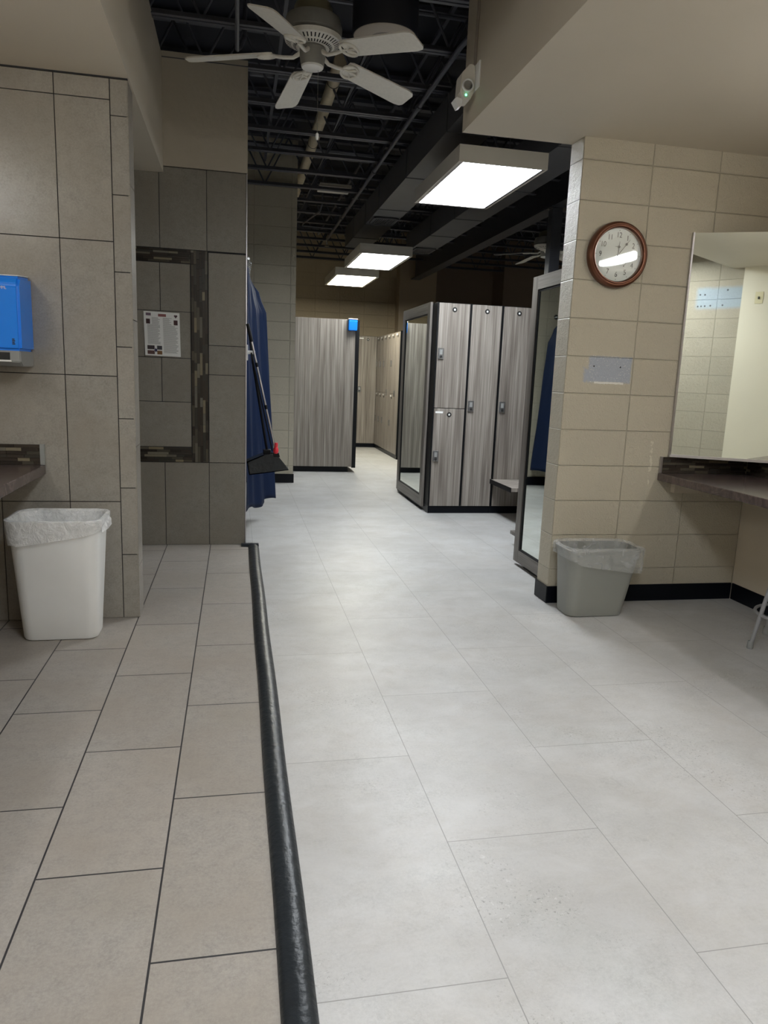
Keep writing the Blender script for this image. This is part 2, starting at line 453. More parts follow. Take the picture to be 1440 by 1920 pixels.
# mosaic border set into the tiles
bm = B()
def strips_h(u0, u1, z0, z1, mitre0=0, mitre1=0, rows=6):
    h = (z1-z0)/rows
    for r in range(rows):
        x = u0 - random.random()*.08
        while x < u1:
            l = random.uniform(.05, .16); a = max(x, u0); b = min(x+l, u1)
            if b-a > .006: box(bm, (a+.0006, Yp-.001-random.random()*.003, z0+r*h+.0006), (b-.0006, Yp+.007, z0+(r+1)*h-.0006))
            x += l
def strips_v(u0, u1, z0, z1, cols=6):
    wd = (u1-u0)/cols
    for r in range(cols):
        z = z0 - random.random()*.08
        while z < z1:
            l = random.uniform(.05, .16); a = max(z, z0); b = min(z+l, z1)
            if b-a > .006: box(bm, (u0+r*wd+.0006, Yp-.001-random.random()*.003, a+.0006), (u0+(r+1)*wd-.0006, Yp+.007, b-.0006))
            z += l
strips_h(-1.04, -.308, 1.978, 2.066); strips_h(-1.04, -.308, .610, .716); strips_v(-.306, -.194, .610, 2.066)
mk('mosaic_border', bm, MT['mosaic'], (0,0,0), w_)
struct('wall_partition_upper', bx((-2.85, Yp-.004, 2.592), (.074, Yp+.12, 3.29)), MT['stucco'])
struct('trim_1', bx((.0665, Yp-.002, 0), (.0735, Yp+.004, 2.59)), MT['alu'])
struct('trim_2', bx((-2.66, Yt-.002, ZS-.006), (-.484, Yt+.01, ZS+.0)), MT['slot'])

# soffits
struct('ceiling_soffit_west', bx((-2.85, -.5, ZS), (-.478, Yp-.004, 3.27)), MT['soffit'])
struct('ceiling_soffit_east', bx((1.165, -.50, ZS), (3.20, 3.985, DECK)), MT['soffit'])
# walls
struct('wall_clock', bx((1.79, Yc, 0), (3.20, 3.99, ZS)), MT['block_x'])
struct('wall_clock_end', bx((1.7885, Yc+.002, .0), (1.7915, 3.988, ZS-.001)), MT['block_y'])
struct('wall_east_vanity', bx((3.01, -.50, 0), (3.20, Yc, ZS)), MT['paint'])
struct('wall_rear', bx((-1.66, -.50, 0), (1.303, -.35, DECK)), MT['block_rear_shaded'])
struct('wall_rear_infill', bx((1.303, -.50, 0), (3.01, -.31, ZS)), MT['paint_lit'])
struct('wall_south', bx((-3, -3.1, 0), (8.3, -3.0, DECK)), MT['paint'])
struct('wall_west', bx((-3.0, -3.1, 0), (-2.85, 14.2, DECK)), MT['paint'])
struct('wall_east', bx((8.2, -3.1, 0), (8.35, 14.2, DECK)), MT['brown'])
struct('wall_vanity_west', bx((-1.80, -.5, 0), (-1.66, Yt, ZS)), MT['paint'])
struct('wall_mid', bx((-2.85, 8.52, 0), (.655, 8.72, DECK)), MT['block_mid'])
struct('wall_north', bx((-2.85, 13.6, 0), (2.88, 14.1, DECK)), MT['block_back'])
struct('wall_north_pier', bx((2.88, 13.3, 0), (3.56, 14.1, DECK)), paintmat('lit_brown_pier_paint', (.48,.39,.28), .2, 40))  # brown wall paint lightened, painting in the light on the pier
struct('wall_north_recess', bx((3.56, 13.9, 0), (4.84, 14.1, DECK)), MT['brown'])
struct('wall_north_east', bx((4.84, 13.3, 0), (8.3, 14.1, DECK)), MT['brown'])
# coved rubber base
def cove(name, a, b): struct(name, bx(a, b, .003, 1), MT['cove'])
cove('baseboard_clock', (1.783, Yc-.009, 0), (3.0, Yc, .102))
cove('baseboard_clock_end', (1.779, Yc-.009, 0), (1.788, 3.995, .102))
cove('baseboard_east', (3.001, .04, 0), (3.010, Yc-.009, .102))
cove('baseboard_mid', (-2.0, 8.505, 0), (.664, 8.52, .105))
cove('baseboard_north', (-1, 13.585, 0), (2.87, 13.6, .105))
cove('baseboard_rear', (-1.66, -.35, 0), (1.303, -.341, .102))
# rubber transition strip between the two floors
bm = B()
prof = [(.089,0),(.091,.007),(.098,.014),(.110,.019),(.126,.021),(.142,.019),(.155,.013),(.163,.006),(.165,0)]
def sweep(sec):
    rings = [[bm.verts.new(p) for p in ring] for ring in sec]
    for a, b in zip(rings, rings[1:]):
        for k in range(len(a)-1): bm.faces.new((a[k], a[k+1], b[k+1], b[k]))
sweep([[(x, -3, z) for x, z in prof]] + [[(x+.0015*math.sin(y*5), y, z) for x, z in prof] for y in [i*.2-2.8 for i in range(45)] if y < 5.25] + [[(x, 5.36-(x-.089)*.9, z) for x, z in prof]])
sweep([[(.165, 5.28+(x-.089)*1.2, z) for x, z in prof], [(.04, 5.30+(x-.089)*.9, z) for x, z in prof]])
struct('trim_3', bm, MT['rubber'], True)

# ------------------------------------------------------------------ black ceiling: joists, beam, column, ducts, pipes
def joist(y, x0=-2.8, x1=8.15, zb=3.25, zt=3.74):
    T = Thing('steel_joist', (0, y, zb), 'x', 'ceiling joist', 'black open-web joists under the roof deck')
    bm = B(); box(bm, (x0, y-.034, zb), (x1, y-.006, zb+.006)); box(bm, (x0, y-.010, zb), (x1, y-.005, zb+.035))
    box(bm, (x0, y+.006, zb), (x1, y+.034, zb+.006)); box(bm, (x0, y+.005, zb), (x1, y+.010, zb+.035)); T.part('bottom_chord', bm, MT['joist'])
    bm = B(); box(bm, (x0, y-.04, zt), (x1, y+.04, zt+.03)); T.part('top_chord', bm, MT['joist'])
    bm = B(); x = x0+.1; k = 0; pts = []
    while x < x1-.05:
        pts.append((x, y, zb+.012 if k % 2 == 0 else zt)); x += .25; k += 1
    for a, b in zip(pts, pts[1:]): tube(bm, [a, b], .0085, 6)
    T.part('web_bar', bm, MT['joist'])
    return T.o
j0 = joist(4.19)
JY = [2.97, 3.58]+[4.19+.6105*k for k in range(1, 16)]
jn = ['before the ceiling fan and nearly overhead','just ahead of the ceiling fan','above the round drum fixture','crossing behind the ceiling fan','over the tiled partition wall','just beyond the tiled partition','past the start of the cream pipe','over the middle of the cream pipe','over the near end of the black duct run','against the plain block wall end','past the block wall end, above the pale panel','above the second hanging light','over the far end of the first duct','over the sprinkler head','two joists short of the far block wall','next to last before the far block wall','meeting the top of the thick beam end','closest to the far block wall']
j0['label'] = 'black open-web steel joist directly above the ceiling fan motor'
j0['group'] = ''; del j0['group']
for y, nm in zip(JY, jn): dup(j0, (0, y, 3.25), 'black open-web steel joist '+nm)
# bridging rods between the joists
for x, z, lb in ((.93,3.58,'thin black bridging angle beside the cream pipe'), (1.38,3.62,'thin black bridging angle above the sprinkler pipe'), (.30,3.50,'thin black bridging angle over the block wall end'), (5.2,3.5,'thin black bridging angle in the dim area beyond the beam')):
    single('bridging_angle', bx((x-.012, 3.0, z), (x+.012, 13.2, z+.024)), MT['joist'], (x, 8, z), lb, 'steel angle')
# long steel beam and its column
T = Thing('steel_beam', (3.16, 8, 3.0), 'dark deep steel beam running toward the far wall beside the ducts', 'beam')
T.part('bottom_flange', bx((3.08, 4.0, 3.0), (3.24, 13.3, 3.016)), MT['beam'])
T.part('web', bx((3.152, 4.0, 3.016), (3.168, 13.3, 3.62)), MT['beam'])
T.part('top_flange', bx((3.08, 4.0, 3.62), (3.24, 13.3, 3.636)), MT['beam'])
T = Thing('steel_column', (3.14, 7.25, 0), 'glossy dark steel column under the beam, rising behind the tall mirror', 'column')
T.part('shaft', bx((3.085, 7.2, 0), (3.195, 7.31, 2.985), .006), MT['column'])
T.part('cap_plate', bx((3.06, 7.17, 2.985), (3.26, 7.34, 3.0)), MT['column'])
T.part('cross_pipe', tube(B(), [(3.195, 7.25, 2.62), (4.3, 7.25, 2.62)], .028, 10), MT['column'], True)
# ducts
def duct(name, x0, x1, y0, y1, z0, z1, label, joints):
    T = Thing(name, ((x0+x1)/2, (y0+y1)/2, z0), label, 'air duct')
    T.part('duct_body', bx((x0, y0, z0), (x1, y1, z1)), MT['duct'])
    for y in joints: T.part('flange', bx((x0-.006, y-.006, z0-.006), (x1+.006, y+.006, z1+.004)), MT['duct'])
    return T
T = duct('air_duct', 1.425, 1.735, 3.99, 10.15, 2.95, 3.19, 'dark rectangular duct ending in a slatted grille above the hanging lights', [5.25, 6.5, 7.75, 8.55, 9.4])
T2 = duct('air_duct', 2.275, 2.60, 3.99, 10.2, 2.95, 3.19, 'dark rectangular duct running beside the steel beam', [5.3, 6.6, 7.9, 8.9])
def grille(x0, x1, y0, y1, z, label):
    T = Thing('duct_grille', ((x0+x1)/2, (y0+y1)/2, z), label, 'air vent')
    bm = B()
    for a, b in (((x0,y0),(x1,y0+.02)), ((x0,y1-.02),(x1,y1)), ((x0,y0),(x0+.02,y1)), ((x1-.02,y0),(x1,y1))): box(bm, (a[0],a[1],z-.012), (b[0],b[1],z))
    T.part('frame', bm, MT['duct'])
    n = 11; bm = B()
    for i in range(n):
        x = x0+.03+(x1-x0-.06)*i/(n-1); box(bm, (x-.004, y0+.02, z-.010), (x+.004, y1-.02, z-.001))
    T.part('louvre', bm, MT['duct']); T.part('throat', bx((x0+.02,y0+.02,z-.0012),(x1-.02,y1-.02,z-.0004)), MT['slot'])
grille(1.445, 1.715, 8.10, 8.42, 2.944, 'slatted grille under the first duct, past the nearest light')
grille(2.30, 2.575, 9.72, 10.1, 2.944, 'slatted grille at the far end of the duct beside the beam')
# sprinkler pipe
bm = B(); tube(bm, [(1.30, y, 3.205) for y in (4.75, 7, 9, 11.2)], .017, 10)
tube(bm, [(1.30,4.75,3.205),(1.31,4.62,3.22),(1.36,4.52,3.27),(1.45,4.45,3.32),(1.60,4.42,3.33),(3.0,4.40,3.33)], .017, 10)
T = Thing('sprinkler_pipe', (1.3, 8, 3.2), 'thin dark sprinkler pipe running below the joists beside the duct', 'pipe')
T.part('pipe_run', bm, MT['joist'], True)
for y in (5.6, 7.4, 9.6): T.part('coupling', tube(B(), [(1.30,y-.03,3.205),(1.30,y+.03,3.205)], .024, 10), MT['joist'], True)
T.part('sprinkler_head', lathe(B(), [(.004,-.09),(.035,-.085),(.035,-.08),(.008,-.07),(.014,-.03),(.02,0)], (1.30,11.18,3.20), 'z', 14, True), MT['chrome'], True)
# cream insulated pipe
T = Thing('insulated_pipe', (.72, 8.8, 3.45), 'cream covered round pipe threaded through the black joists', 'pipe')
T.part('pipe_cover', tube(B(), [(.72, y, 3.45) for y in (5.6, 8, 13.55)], .047, 18), MT['pipe'], True)
for y in (6.0, 7.55, 9.0): T.part('band', tube(B(), [(.72, y-.005, 3.45), (.72, y+.005, 3.45)], .049, 18), MT['ink'], True)
# conduits
def conduit(pts, r, label, x):
    bm = tube(B(), pts, r, 8); c = pts[0]
    single('conduit', bm, MT['joist'], c, label, 'conduit', smooth=True)
conduit([(.003,4.1,3.19),(.003,4.9,3.19),(.004,4.98,3.195),(.02,5.04,3.23),(.05,5.06,3.3),(.05,5.06,3.7)], .013, 'dark conduit bending up beside the fan, over the partition', 0)
conduit([(-.6,5.14,3.62),(1.6,5.12,3.60),(5,5.12,3.60)], .014, 'dark conduit laid across between the two joists past the fan', 0)
conduit([(.1,6.3,3.55),(2.2,6.3,3.55),(7,6.3,3.55)], .02, 'dark conduit crossing above the start of the cream pipe', 0)
conduit([(.1,7.0,3.62),(1.2,7.02,3.56),(2.2,7.0,3.62),(7,7.0,3.62)], .012, 'sagging dark cable crossing over the cream pipe middle', 0)
conduit([(1.02,9.3,3.6),(1.02,9.35,3.3),(1.0,9.4,3.22),(.86,10.1,3.2),(.86,10.25,3.2),(1.26,10.3,3.2)], .010, 'thin bent conduit stepping down beside the pale ceiling panel', 0)
conduit([(-.5,8.14,3.56),(.6,8.14,3.56),(7,8.14,3.56)], .03, 'thick dark conduit crossing near the pale ceiling panel', 0)
conduit([(4.0,5.7,3.58),(6.0,5.7,3.58),(8.0,5.7,3.58)], .03, 'dark conduit in the dim roof space beyond the beam', 0)
single('ceiling_panel', bx((.90,8.50,3.30),(1.25,8.80,3.335),.004), MT['fixture'], (1.07,8.65,3.3), 'small pale rectangular panel tucked up between black joists', 'panel')
# round drum fixture
T = Thing('drum_fixture', (.755,4.10,3.0), 'black round drum with pale disc underside hanging behind the fan', 'ceiling speaker')
c = (.755,4.10,3.0)
T.part('housing', lathe(B(), [(.170,.17),(.170,.01),(.165,.0),(.16,.0)], c, 'z', 48, True), MT['deck'], True)
T.part('grille_disc', lathe(B(), [(.0005,-.008),(.08,-.008),(.150,-.006),(.162,-.002),(.163,.002)], c, 'z', 48), MT['fan'] if 0 else plain('pale_disc', (.42,.37,.31), .5), True)
T.part('cone', lathe(B(), [(.0005,-.0095),(.075,-.0095),(.078,-.0082)], c, 'z', 32), plain('disc_centre', (.25,.23,.2), .6), True)
for sx in (-.1, .1): T.part('hanger_rod', tube(B(), [(c[0]+sx, c[1], 3.17), (c[0]+sx, c[1], 3.74)], .004, 6), MT['joist'])

# ------------------------------------------------------------------ hanging 2x4 lights
def light_fixture(cx, cy, zb, label, mat, group='boxy hanging lights'):
    T = Thing('hanging_light', (cx, cy, zb), label, 'ceiling light', group)
    x0, x1, y0, y1 = cx-.305, cx+.305, cy-.61, cy+.61; h = .098
    bm = B(); t = .012
    box(bm, (x0,y0,zb), (x0+t,y1,zb+h)); box(bm, (x1-t,y0,zb), (x1,y1,zb+h)); box(bm, (x0+t,y0,zb), (x1-t,y0+t,zb+h)); box(bm, (x0+t,y1-t,zb), (x1-t,y1,zb+h))
    box(bm, (x0,y0,zb+h), (x1,y1,zb+h+.006)); T.part('housing', bm, MT['fixture'])
    bm = B(); t = .022
    box(bm, (x0+.012,y0+.012,zb+.001), (x0+.012+t,y1-.012,zb+.008)); box(bm, (x1-.012-t,y0+.012,zb+.001), (x1-.012,y1-.012,zb+.008))
    box(bm, (x0+.012+t,y0+.012,zb+.001), (x1-.012-t,y0+.012+t*.5,zb+.008)); box(bm, (x0+.012+t,y1-.012-t*.5,zb+.001), (x1-.012-t,y1-.012,zb+.008)); T.part('door_frame', bm, MT['alu'])
    T.part('diffuser', bx((x0+.034,y0+.023,zb+.004),(x1-.034,y1-.023,zb+.012)), mat)
    for sy in (-.42, .42):
        b = T.part('hanger_bracket', tube(B(), [(cx+.08,cy+sy,zb+h+.005),(cx+.08,cy+sy,zb+h+.05),(cx+.12,cy+sy,zb+h+.05),(cx+.12,cy+sy,zb+h+.005)], .003, 6), MT['chrome'])
        T.part('hanger_rod', tube(B(), [(cx+.10,cy+sy,zb+h+.05),(cx+.10,cy+sy,DECK)], .003, 6), MT['joist'], under=b)
    return T
light_fixture(1.71, 5.45, 2.652, 'bright boxy hanging light with white diffuser, closest to the clock wall', emit('diffuser_bright', COOL, L_ROW[0]))
light_fixture(1.672, 9.12, 2.632, 'bright boxy hanging light, middle one of the row past the duct', emit('diffuser_bright_mid', (.97,1,.98), L_ROW[1]))
m3 = emit_cool_ends('diffuser_aged')
light_fixture(1.63, 10.93, 2.612, 'dimmer yellowish boxy hanging light at the far end of the row', m3)
light_fixture(.55, .62, 2.66, 'boxy hanging light over the entrance bay before the fan', emit('diffuser_bay', (.96,.99,1.03), L_BAY))
def vanity(x, y, z, side, label, st):
    T = Thing('vanity_light', (x, y, z), label, 'wall light', 'vanity strip lights above the side mirrors')
    s = side
    T.part('back_plate', bx((min(x, x+s*.03), y-.62, z-.05), (max(x, x+s*.03), y+.62, z+.05), .004), MT['chrome'])
    T.part('diffuser', bx((min(x+s*.03, x+s*.10), y-.60, z-.045), (max(x+s*.03, x+s*.10), y+.60, z+.045), .012), emit('vanity_diffuser', (.99,.99,.99), st))
vanity(3.01, 1.90, 2.22, -1, 'white vanity strip light on the beige wall over the brown counter', L_VAN[0])
vanity(-1.66, 1.9, 2.34, 1, 'white vanity strip light on the wall beside the tiled wall', L_VAN[1])

# ------------------------------------------------------------------ ceiling fan
def fan(loc, label, zc=2.82):
    cx, cy, cz = loc
    T = Thing('ceiling_fan', loc, label, 'ceiling fan')
    c = loc
    T.part('motor_housing', lathe(B(), [(.075,.145),(.128,.150),(.148,.165),(.150,.195),(.138,.235),(.10,.245),(.09,.25)], c, 'z', 48), MT['fan_d'], True)
    T.part('upper_cap', lathe(B(), [(.09,.245),(.098,.255),(.098,.285),(.088,.305),(.05,.318),(.015,.325)], c, 'z', 40), plain('fan_cap_olive', (.22,.21,.15), .4), True)
    p = T.part('vent_plate', lathe(B(), [(.06,.105),(.075,.100),(.105,.108),(.143,.128),(.150,.148)], c, 'z', 48), MT['fan'], True)
    bm = B()
    for k in range(40):
        a = 2*PI*k/40; u = Vector((math.cos(a), math.sin(a), 0)); t = Vector((-u.y, u.x, 0))*.0034
        q = [Vector(c)+u*.086+Vector((0,0,.1015))-t, Vector(c)+u*.086+Vector((0,0,.1015))+t, Vector(c)+u*.136+Vector((0,0,.1235))+t, Vector(c)+u*.136+Vector((0,0,.1235))-t]
        bm.faces.new([bm.verts.new(x-Vector((0,0,.0012))) for x in q])
    T.part('vent_slots', bm, MT['slot'], under=p)
    T.part('switch_housing', lathe(B(), [(.058,.015),(.060,.02),(.066,.060),(.068,.095),(.06,.105)], c, 'z', 40), MT['fan_d'], True)
    T.part('bottom_cap', lathe(B(), [(.0005,.0),(.04,.001),(.054,.006),(.058,.012),(.058,.018)], c, 'z', 40), MT['white'], True)
    T.part('downrod', tube(B(), [(cx,cy,cz+.32),(cx,cy,3.72)], .013, 10), MT['joist'], True)
    T.part('pull_chain', tube(B(), [(cx+.03,cy,cz+.03),(cx+.032,cy,cz-.30)], .0013, 5), MT['chrome'])
    T.part('chain_pull', lathe(B(), [(.001,0),(.007,-.005),(.009,-.02),(.006,-.035),(.001,-.038)], (cx+.032,cy,cz-.30), 'z', 12), MT['white'], True)
    for k in range(5):
        a = 2.984+k*2*PI/5; u = Vector((math.cos(a), math.sin(a), 0)); t = Vector((-u.y, u.x, 0)); tp = math.tan(math.radians(13))
        def P(r, s, dz=0.0): return Vector(c)+u*r+t*s*math.cos(math.radians(13))+Vector((0,0,.062-.05*(r-.19)/.45-s*tp+dz))
        # blade outline
        out = []
        for s_ in (-1, 1): pass
        L = [(.205,-.050),(.225,-.060),(.60,-.070),(.632,-.062),(.645,-.045),(.645,.045),(.632,.062),(.60,.070),(.225,.060),(.205,.050)]
        bm = B(); top = [bm.verts.new(P(r, s, .004)) for r, s in L]; bot = [bm.verts.new(P(r, s, -.003)) for r, s in L]
        bm.faces.new(top); bm.faces.new(bot[::-1]); n = len(L)
        for i in range(n): bm.faces.new((top[i], bot[i], bot[(i+1) % n], top[(i+1) % n]))
        T.part('blade', bm, MT['fan'])
        bm = B()
        ring = [P(.235+.045*math.cos(q), .050*math.sin(q), -.008) for q in [2*PI*i/20 for i in range(20)]]
        tube(bm, ring, .007, 8, closed=True)
        tube(bm, [P(.192, 0, -.008), P(.235, .0, -.008), P(.275, .0, -.008)], .006, 8)
        tube(bm, [P(.225, -.0, -.008), P(.26, .038, -.008)], .005, 8); tube(bm, [P(.225, 0, -.008), P(.26, -.038, -.008)], .005, 8)
        tube(bm, [Vector(c)+u*.062+Vector((0,0,.075)), Vector(c)+u*.10+Vector((0,0,.052)), Vector(c)+u*.15+Vector((0,0,.05)), P(.195, 0, -.008)], [.012,.010,.010,.009], 8)
        T.part('blade_iron', bm, MT['fan'], True)
    return T
fan((.385,4.14,2.82), 'white five-blade ceiling fan hanging under the black joists by the partition')
f2 = Thing.__new__(Thing)
fobj = [o for o in COL.objects if o.name.startswith('ceiling_fan')][0]
dup(fobj, (3.78, 8.95, 2.80), 'distant ceiling fan in the dim area past the steel column')

# ------------------------------------------------------------------ emergency light on the soffit face
T = Thing('emergency_light', (1.165,3.84,2.70), 'white twin-head emergency light on the soffit edge with green indicator', 'emergency light')
T.part('mounting_plate', bx((1.156,3.72,2.68),(1.165,3.88,2.80),.003), MT['white'])
bm = B(); prism(bm, [(1.152,3.775,2.795),(1.128,3.775,2.800),(1.088,3.775,2.755),(1.084,3.775,2.665),(1.105,3.775,2.635),(1.135,3.775,2.635),(1.156,3.775,2.675),(1.156,3.775,2.75)], (0,.10,0))
bmesh.ops.bevel(bm, geom=bm.edges[:], offset=.004, segments=2, affect='EDGES'); T.part('body', bm, MT['fixture'])
h = T.part('lamp_head', lathe(B(), [(.026,.03),(.028,.0),(.030,-.012),(.027,-.016),(.022,-.014)], (1.117,3.773,2.695), 'y', 28), MT['white'], True)
T.part('lens', lathe(B(), [(.0005,-.012),(.013,-.012),(.021,-.014)], (1.117,3.773,2.695), 'y', 24), MT['chrome'], True, under=h)
T.part('lamp_head', prism(B(), [(1.105,3.80,2.645),(1.075,3.80,2.650),(1.062,3.80,2.640),(1.085,3.80,2.605),(1.100,3.80,2.612)], (0,.06,0)), MT['white'])
T.part('indicator_lamp', lathe(B(), [(.0005,-.004),(.004,-.003),(.005,0)], (1.113,3.775,2.655), 'y', 14), emit('green_indicator', (.1,1,.45), 4), True)
bm = B()
for d in (0, .022): tube(bm, [(1.161,3.80+d,2.80),(1.1605,3.80+d,2.9),(1.1605,3.785+d,3.05),(1.1605,3.80+d*.6,3.3),(1.1605,3.80+d*.6,3.79)], .0045, 8)
single('wire_pair', bm, MT['cable'], (1.161,3.8,2.8), 'pair of beige wires climbing the soffit face above the emergency light', 'wire', smooth=True)

# ------------------------------------------------------------------ wall clock
T = Thing('wall_clock', (2.026,Yc,1.966), 'round copper-rimmed clock with pale dial on the block wall', 'clock')
c = (2.026,Yc,1.966)
T.part('rim', lathe(B(), [(.172,-.001),(.174,-.020),(.170,-.034),(.160,-.042),(.152,-.040),(.148,-.046),(.146,-.046),(.143,-.042),(.140,-.038),(.138,-.030),(.137,-.020)], c, 'y', 72), MT['copper'], True)
d = T.part('dial', lathe(B(), [(.0005,-.020),(.138,-.020)], c, 'y', 64), MT['dial'])
def textobj(txt, size, x, z, y, mat, thing, name, under=None, align='CENTER', rot=0, serif=False, squash=1.0):
    cu = bpy.data.curves.new(name, 'FONT'); cu.body = txt; cu.size = size; cu.align_x = align; cu.align_y = 'CENTER'; cu.extrude = .0003
    o = bpy.data.objects.new(name, cu); COL.objects.link(o)
    dg = bpy.context.evaluated_depsgraph_get(); me = bpy.data.meshes.new_from_object(o.evaluated_get(dg)); bpy.data.objects.remove(o)
    R_ = Matrix.Rotation(PI/2, 4, 'X') @ Matrix.Rotation(rot, 4, 'Z')
    me.transform(Matrix.Diagonal((squash,1,1,1)))
    me.transform(Matrix.Translation(Vector((x,y,z))-Vector(thing.loc)) @ R_)
    me.materials.clear(); me.materials.append(mat)
    q = bpy.data.objects.new(name, me); COL.objects.link(q); q.parent = under or thing.o
    return q
for n_ in range(1, 13):
    a = math.radians(90-30*n_)
    textobj(str(n_), .039, c[0]+.102*math.cos(a), c[2]+.102*math.sin(a), Yc-.0215, MT['ink'], T, 'numeral', d, squash=.85)
bm = B()
for n_ in range(12):
    a = math.radians(30*n_); u = (math.cos(a), math.sin(a))
    lathe(bm, [(.0004,-.0213),(.0022,-.0213)], (c[0]+.127*u[0], Yc, c[2]+.127*u[1]), 'y', 8)
box(bm, (c[0]-.018, Yc-.0214, c[2]+.042), (c[0]+.014, Yc-.0212, c[2]+.0435))
T.part('minute_marks', bm, MT['ink'], under=d)
def hand(name, ang, L, wd, y, ball):
    a = math.radians(90-ang); u = Vector((math.cos(a), 0, math.sin(a))); t = Vector((-u.z, 0, u.x)); o = Vector((c[0], y, c[2]))
    bm = B(); prism(bm, [o-u*.012-t*wd, o+u*ball-t*wd, o+u*L-t*.0004, o+u*L+t*.0004, o+u*ball+t*wd, o-u*.012+t*wd], (0,-.001,0))
    q = o+u*ball; lathe(bm, [(.0004,-.0012),(.0068,-.0012),(.0068,0)], (q.x, y, q.z), 'y', 16)
    T.part(name, bm, MT['ink'])
hand('hour_hand', 4, .070, .0016, Yc-.024, .042); hand('minute_hand', 38, .104, .0015, Yc-.027, .072)
T.part('hub', lathe(B(), [(.0004,-.031),(.006,-.031),(.006,-.022)], c, 'y', 16), MT['greyp'])
# second small hand set of the seconds dial
o_ = Vector((c[0]+.040, Yc-.0225, c[2]-.055)); bm = B(); tube(bm, [o_, o_+Vector((.016,0,.02))], .0009, 6); lathe(bm, [(.0004,0),(.0035,0)], tuple(o_), 'y', 12); T.part('second_hand', bm, MT['ink'])
gm = M('clock_glass'); fr = gm.n('ShaderNodeLayerWeight'); fr.inputs['Blend'].default_value = .35
tr = gm.n('ShaderNodeBsdfTransparent'); gl = gm.n('ShaderNodeBsdfGlossy'); gl.inputs['Roughness'].default_value = .04
mx = gm.n('ShaderNodeMixShader'); gm.l(gm.math('MULTIPLY', fr.outputs['Fresnel'], 1.2), mx.inputs[0]); gm.l(tr.outputs[0], mx.inputs[1]); gm.l(gl.outputs[0], mx.inputs[2])
gm.l(mx.outputs[0], gm.t.nodes['Material Output'].inputs['Surface'])
T.part('glass', lathe(B(), [(.0005,-.0385),(.05,-.0382),(.09,-.0376),(.120,-.0367),(.141,-.0355)], c, 'y', 64), gm.m, True)

# ------------------------------------------------------------------ vanity counters, corner mirror
def cleat(): pass
T = Thing('vanity_counter', (2.42,Yc,.735), 'brown marbled counter with mosaic splash beneath the clock wall mirror', 'counter')
T.part('countertop', bx((2.42,.30,.735),(3.009,Yc-.001,.778),.003,1), MT['stone'])
bm = B()
def splash(x0, x1, z0, z1, y, th=.008, rows=6):
    h = (z1-z0)/rows
    for r in range(rows):
        x = x0-random.random()*.08
        while x < x1:
            l = random.uniform(.05,.15); a = max(x,x0); b = min(x+l,x1)
            if b-a > .005: box(bm, (a+.0006,y-th-random.random()*.003,z0+r*h+.0006),(b-.0006,y,z0+(r+1)*h-.0006))
            x += l
splash(2.437,2.998,.779,.872,Yc-.001)
p = T.part('mosaic_splash', bm, MT['mosaic'])
T.part('edge_trim', bx((2.425,Yc-.014,.779),(2.437,Yc-.001,.874)), MT['alu'], under=p)
bm = B()
def splash_y(y0, y1, z0, z1, x, rows=6, th=.008, sg=-1):
    h = (z1-z0)/rows
    for r in range(rows):
        y = y0-random.random()*.08
        while y < y1:
            l = random.uniform(.05,.15); a = max(y,y0); b = min(y+l,y1)
            xx = x+sg*(th+random.random()*.003)
            if b-a > .005: box(bm, (min(x,xx),a+.0006,z0+r*h+.0006),(max(x,xx),b-.0006,z0+(r+1)*h-.0006))
            y += l
splash_y(1.9,Yc-.014,.779,.872,3.009); T.part('mosaic_splash', bm, MT['mosaic'])
T.part('wall_cleat', bx((2.515,Yc-.04,.665),(2.999,Yc-.001,.734)), MT['paint'])
T = Thing('corner_mirror', (2.48,Yc,.88), 'large frameless mirror set across the corner above the marbled counter', 'mirror')
al = math.radians(28); dx, dy = math.cos(al), -math.sin(al); L = .588; nx, ny = -math.sin(al), -math.cos(al)
def mp(s, z, off=0.0): return (2.484+dx*s+nx*off, Yc-.006+dy*s+ny*off, z)
bm = B(); prism(bm, [mp(0,.884),mp(L,.884),mp(L,2.116),mp(0,2.116)], (nx*.004,ny*.004,0)); T.part('glass', bm, MT['mirror'])
bm = B(); prism(bm, [mp(-.003,.874,-.001),mp(L,.874,-.001),mp(L,.889,-.001),mp(-.003,.889,-.001)], (nx*.012,ny*.012,0)); T.part('bottom_channel', bm, MT['alu'])
bm = B(); prism(bm, [(2.474,Yc-.001,.876),(2.484,Yc-.001,.876),(2.484,Yc-.001,2.118),(2.474,Yc-.001,2.118)], (0,-.012,0)); T.part('side_channel', bm, MT['alu'])
# switch plate reflected in the corner mirror
T = Thing('wall_switch', (1.48,-.31,2.23), 'cream switch plate seen reflected in the corner mirror', 'light switch')
T.part('plate', bx((1.44,-.31,2.17),(1.52,-.304,2.29),.002), plain('cream_plastic', (.62,.56,.36), .4)); T.part('toggle', bx((1.473,-.304,2.215),(1.487,-.293,2.24),.001), MT['slot'])

T = Thing('vanity_counter', (-.905,Yt,.74), 'brown marbled counter with mosaic splash below the blue dispenser', 'counter')
T.part('countertop', bx((-1.655,.4,.740),(-.905,Yt-.001,.785),.003,1), MT['stone'])
bm = B(); splash(-1.655,-.925,.786,.884,Yt-.001); p = T.part('mosaic_splash', bm, MT['mosaic'])
T.part('edge_trim', bx((-.925,Yt-.014,.786),(-.905,Yt-.001,.885)), MT['greyp'], under=p)
T.part('support_bracket', bx((-.975,3.30,.715),(-.955,3.42,.739)), MT['black'])

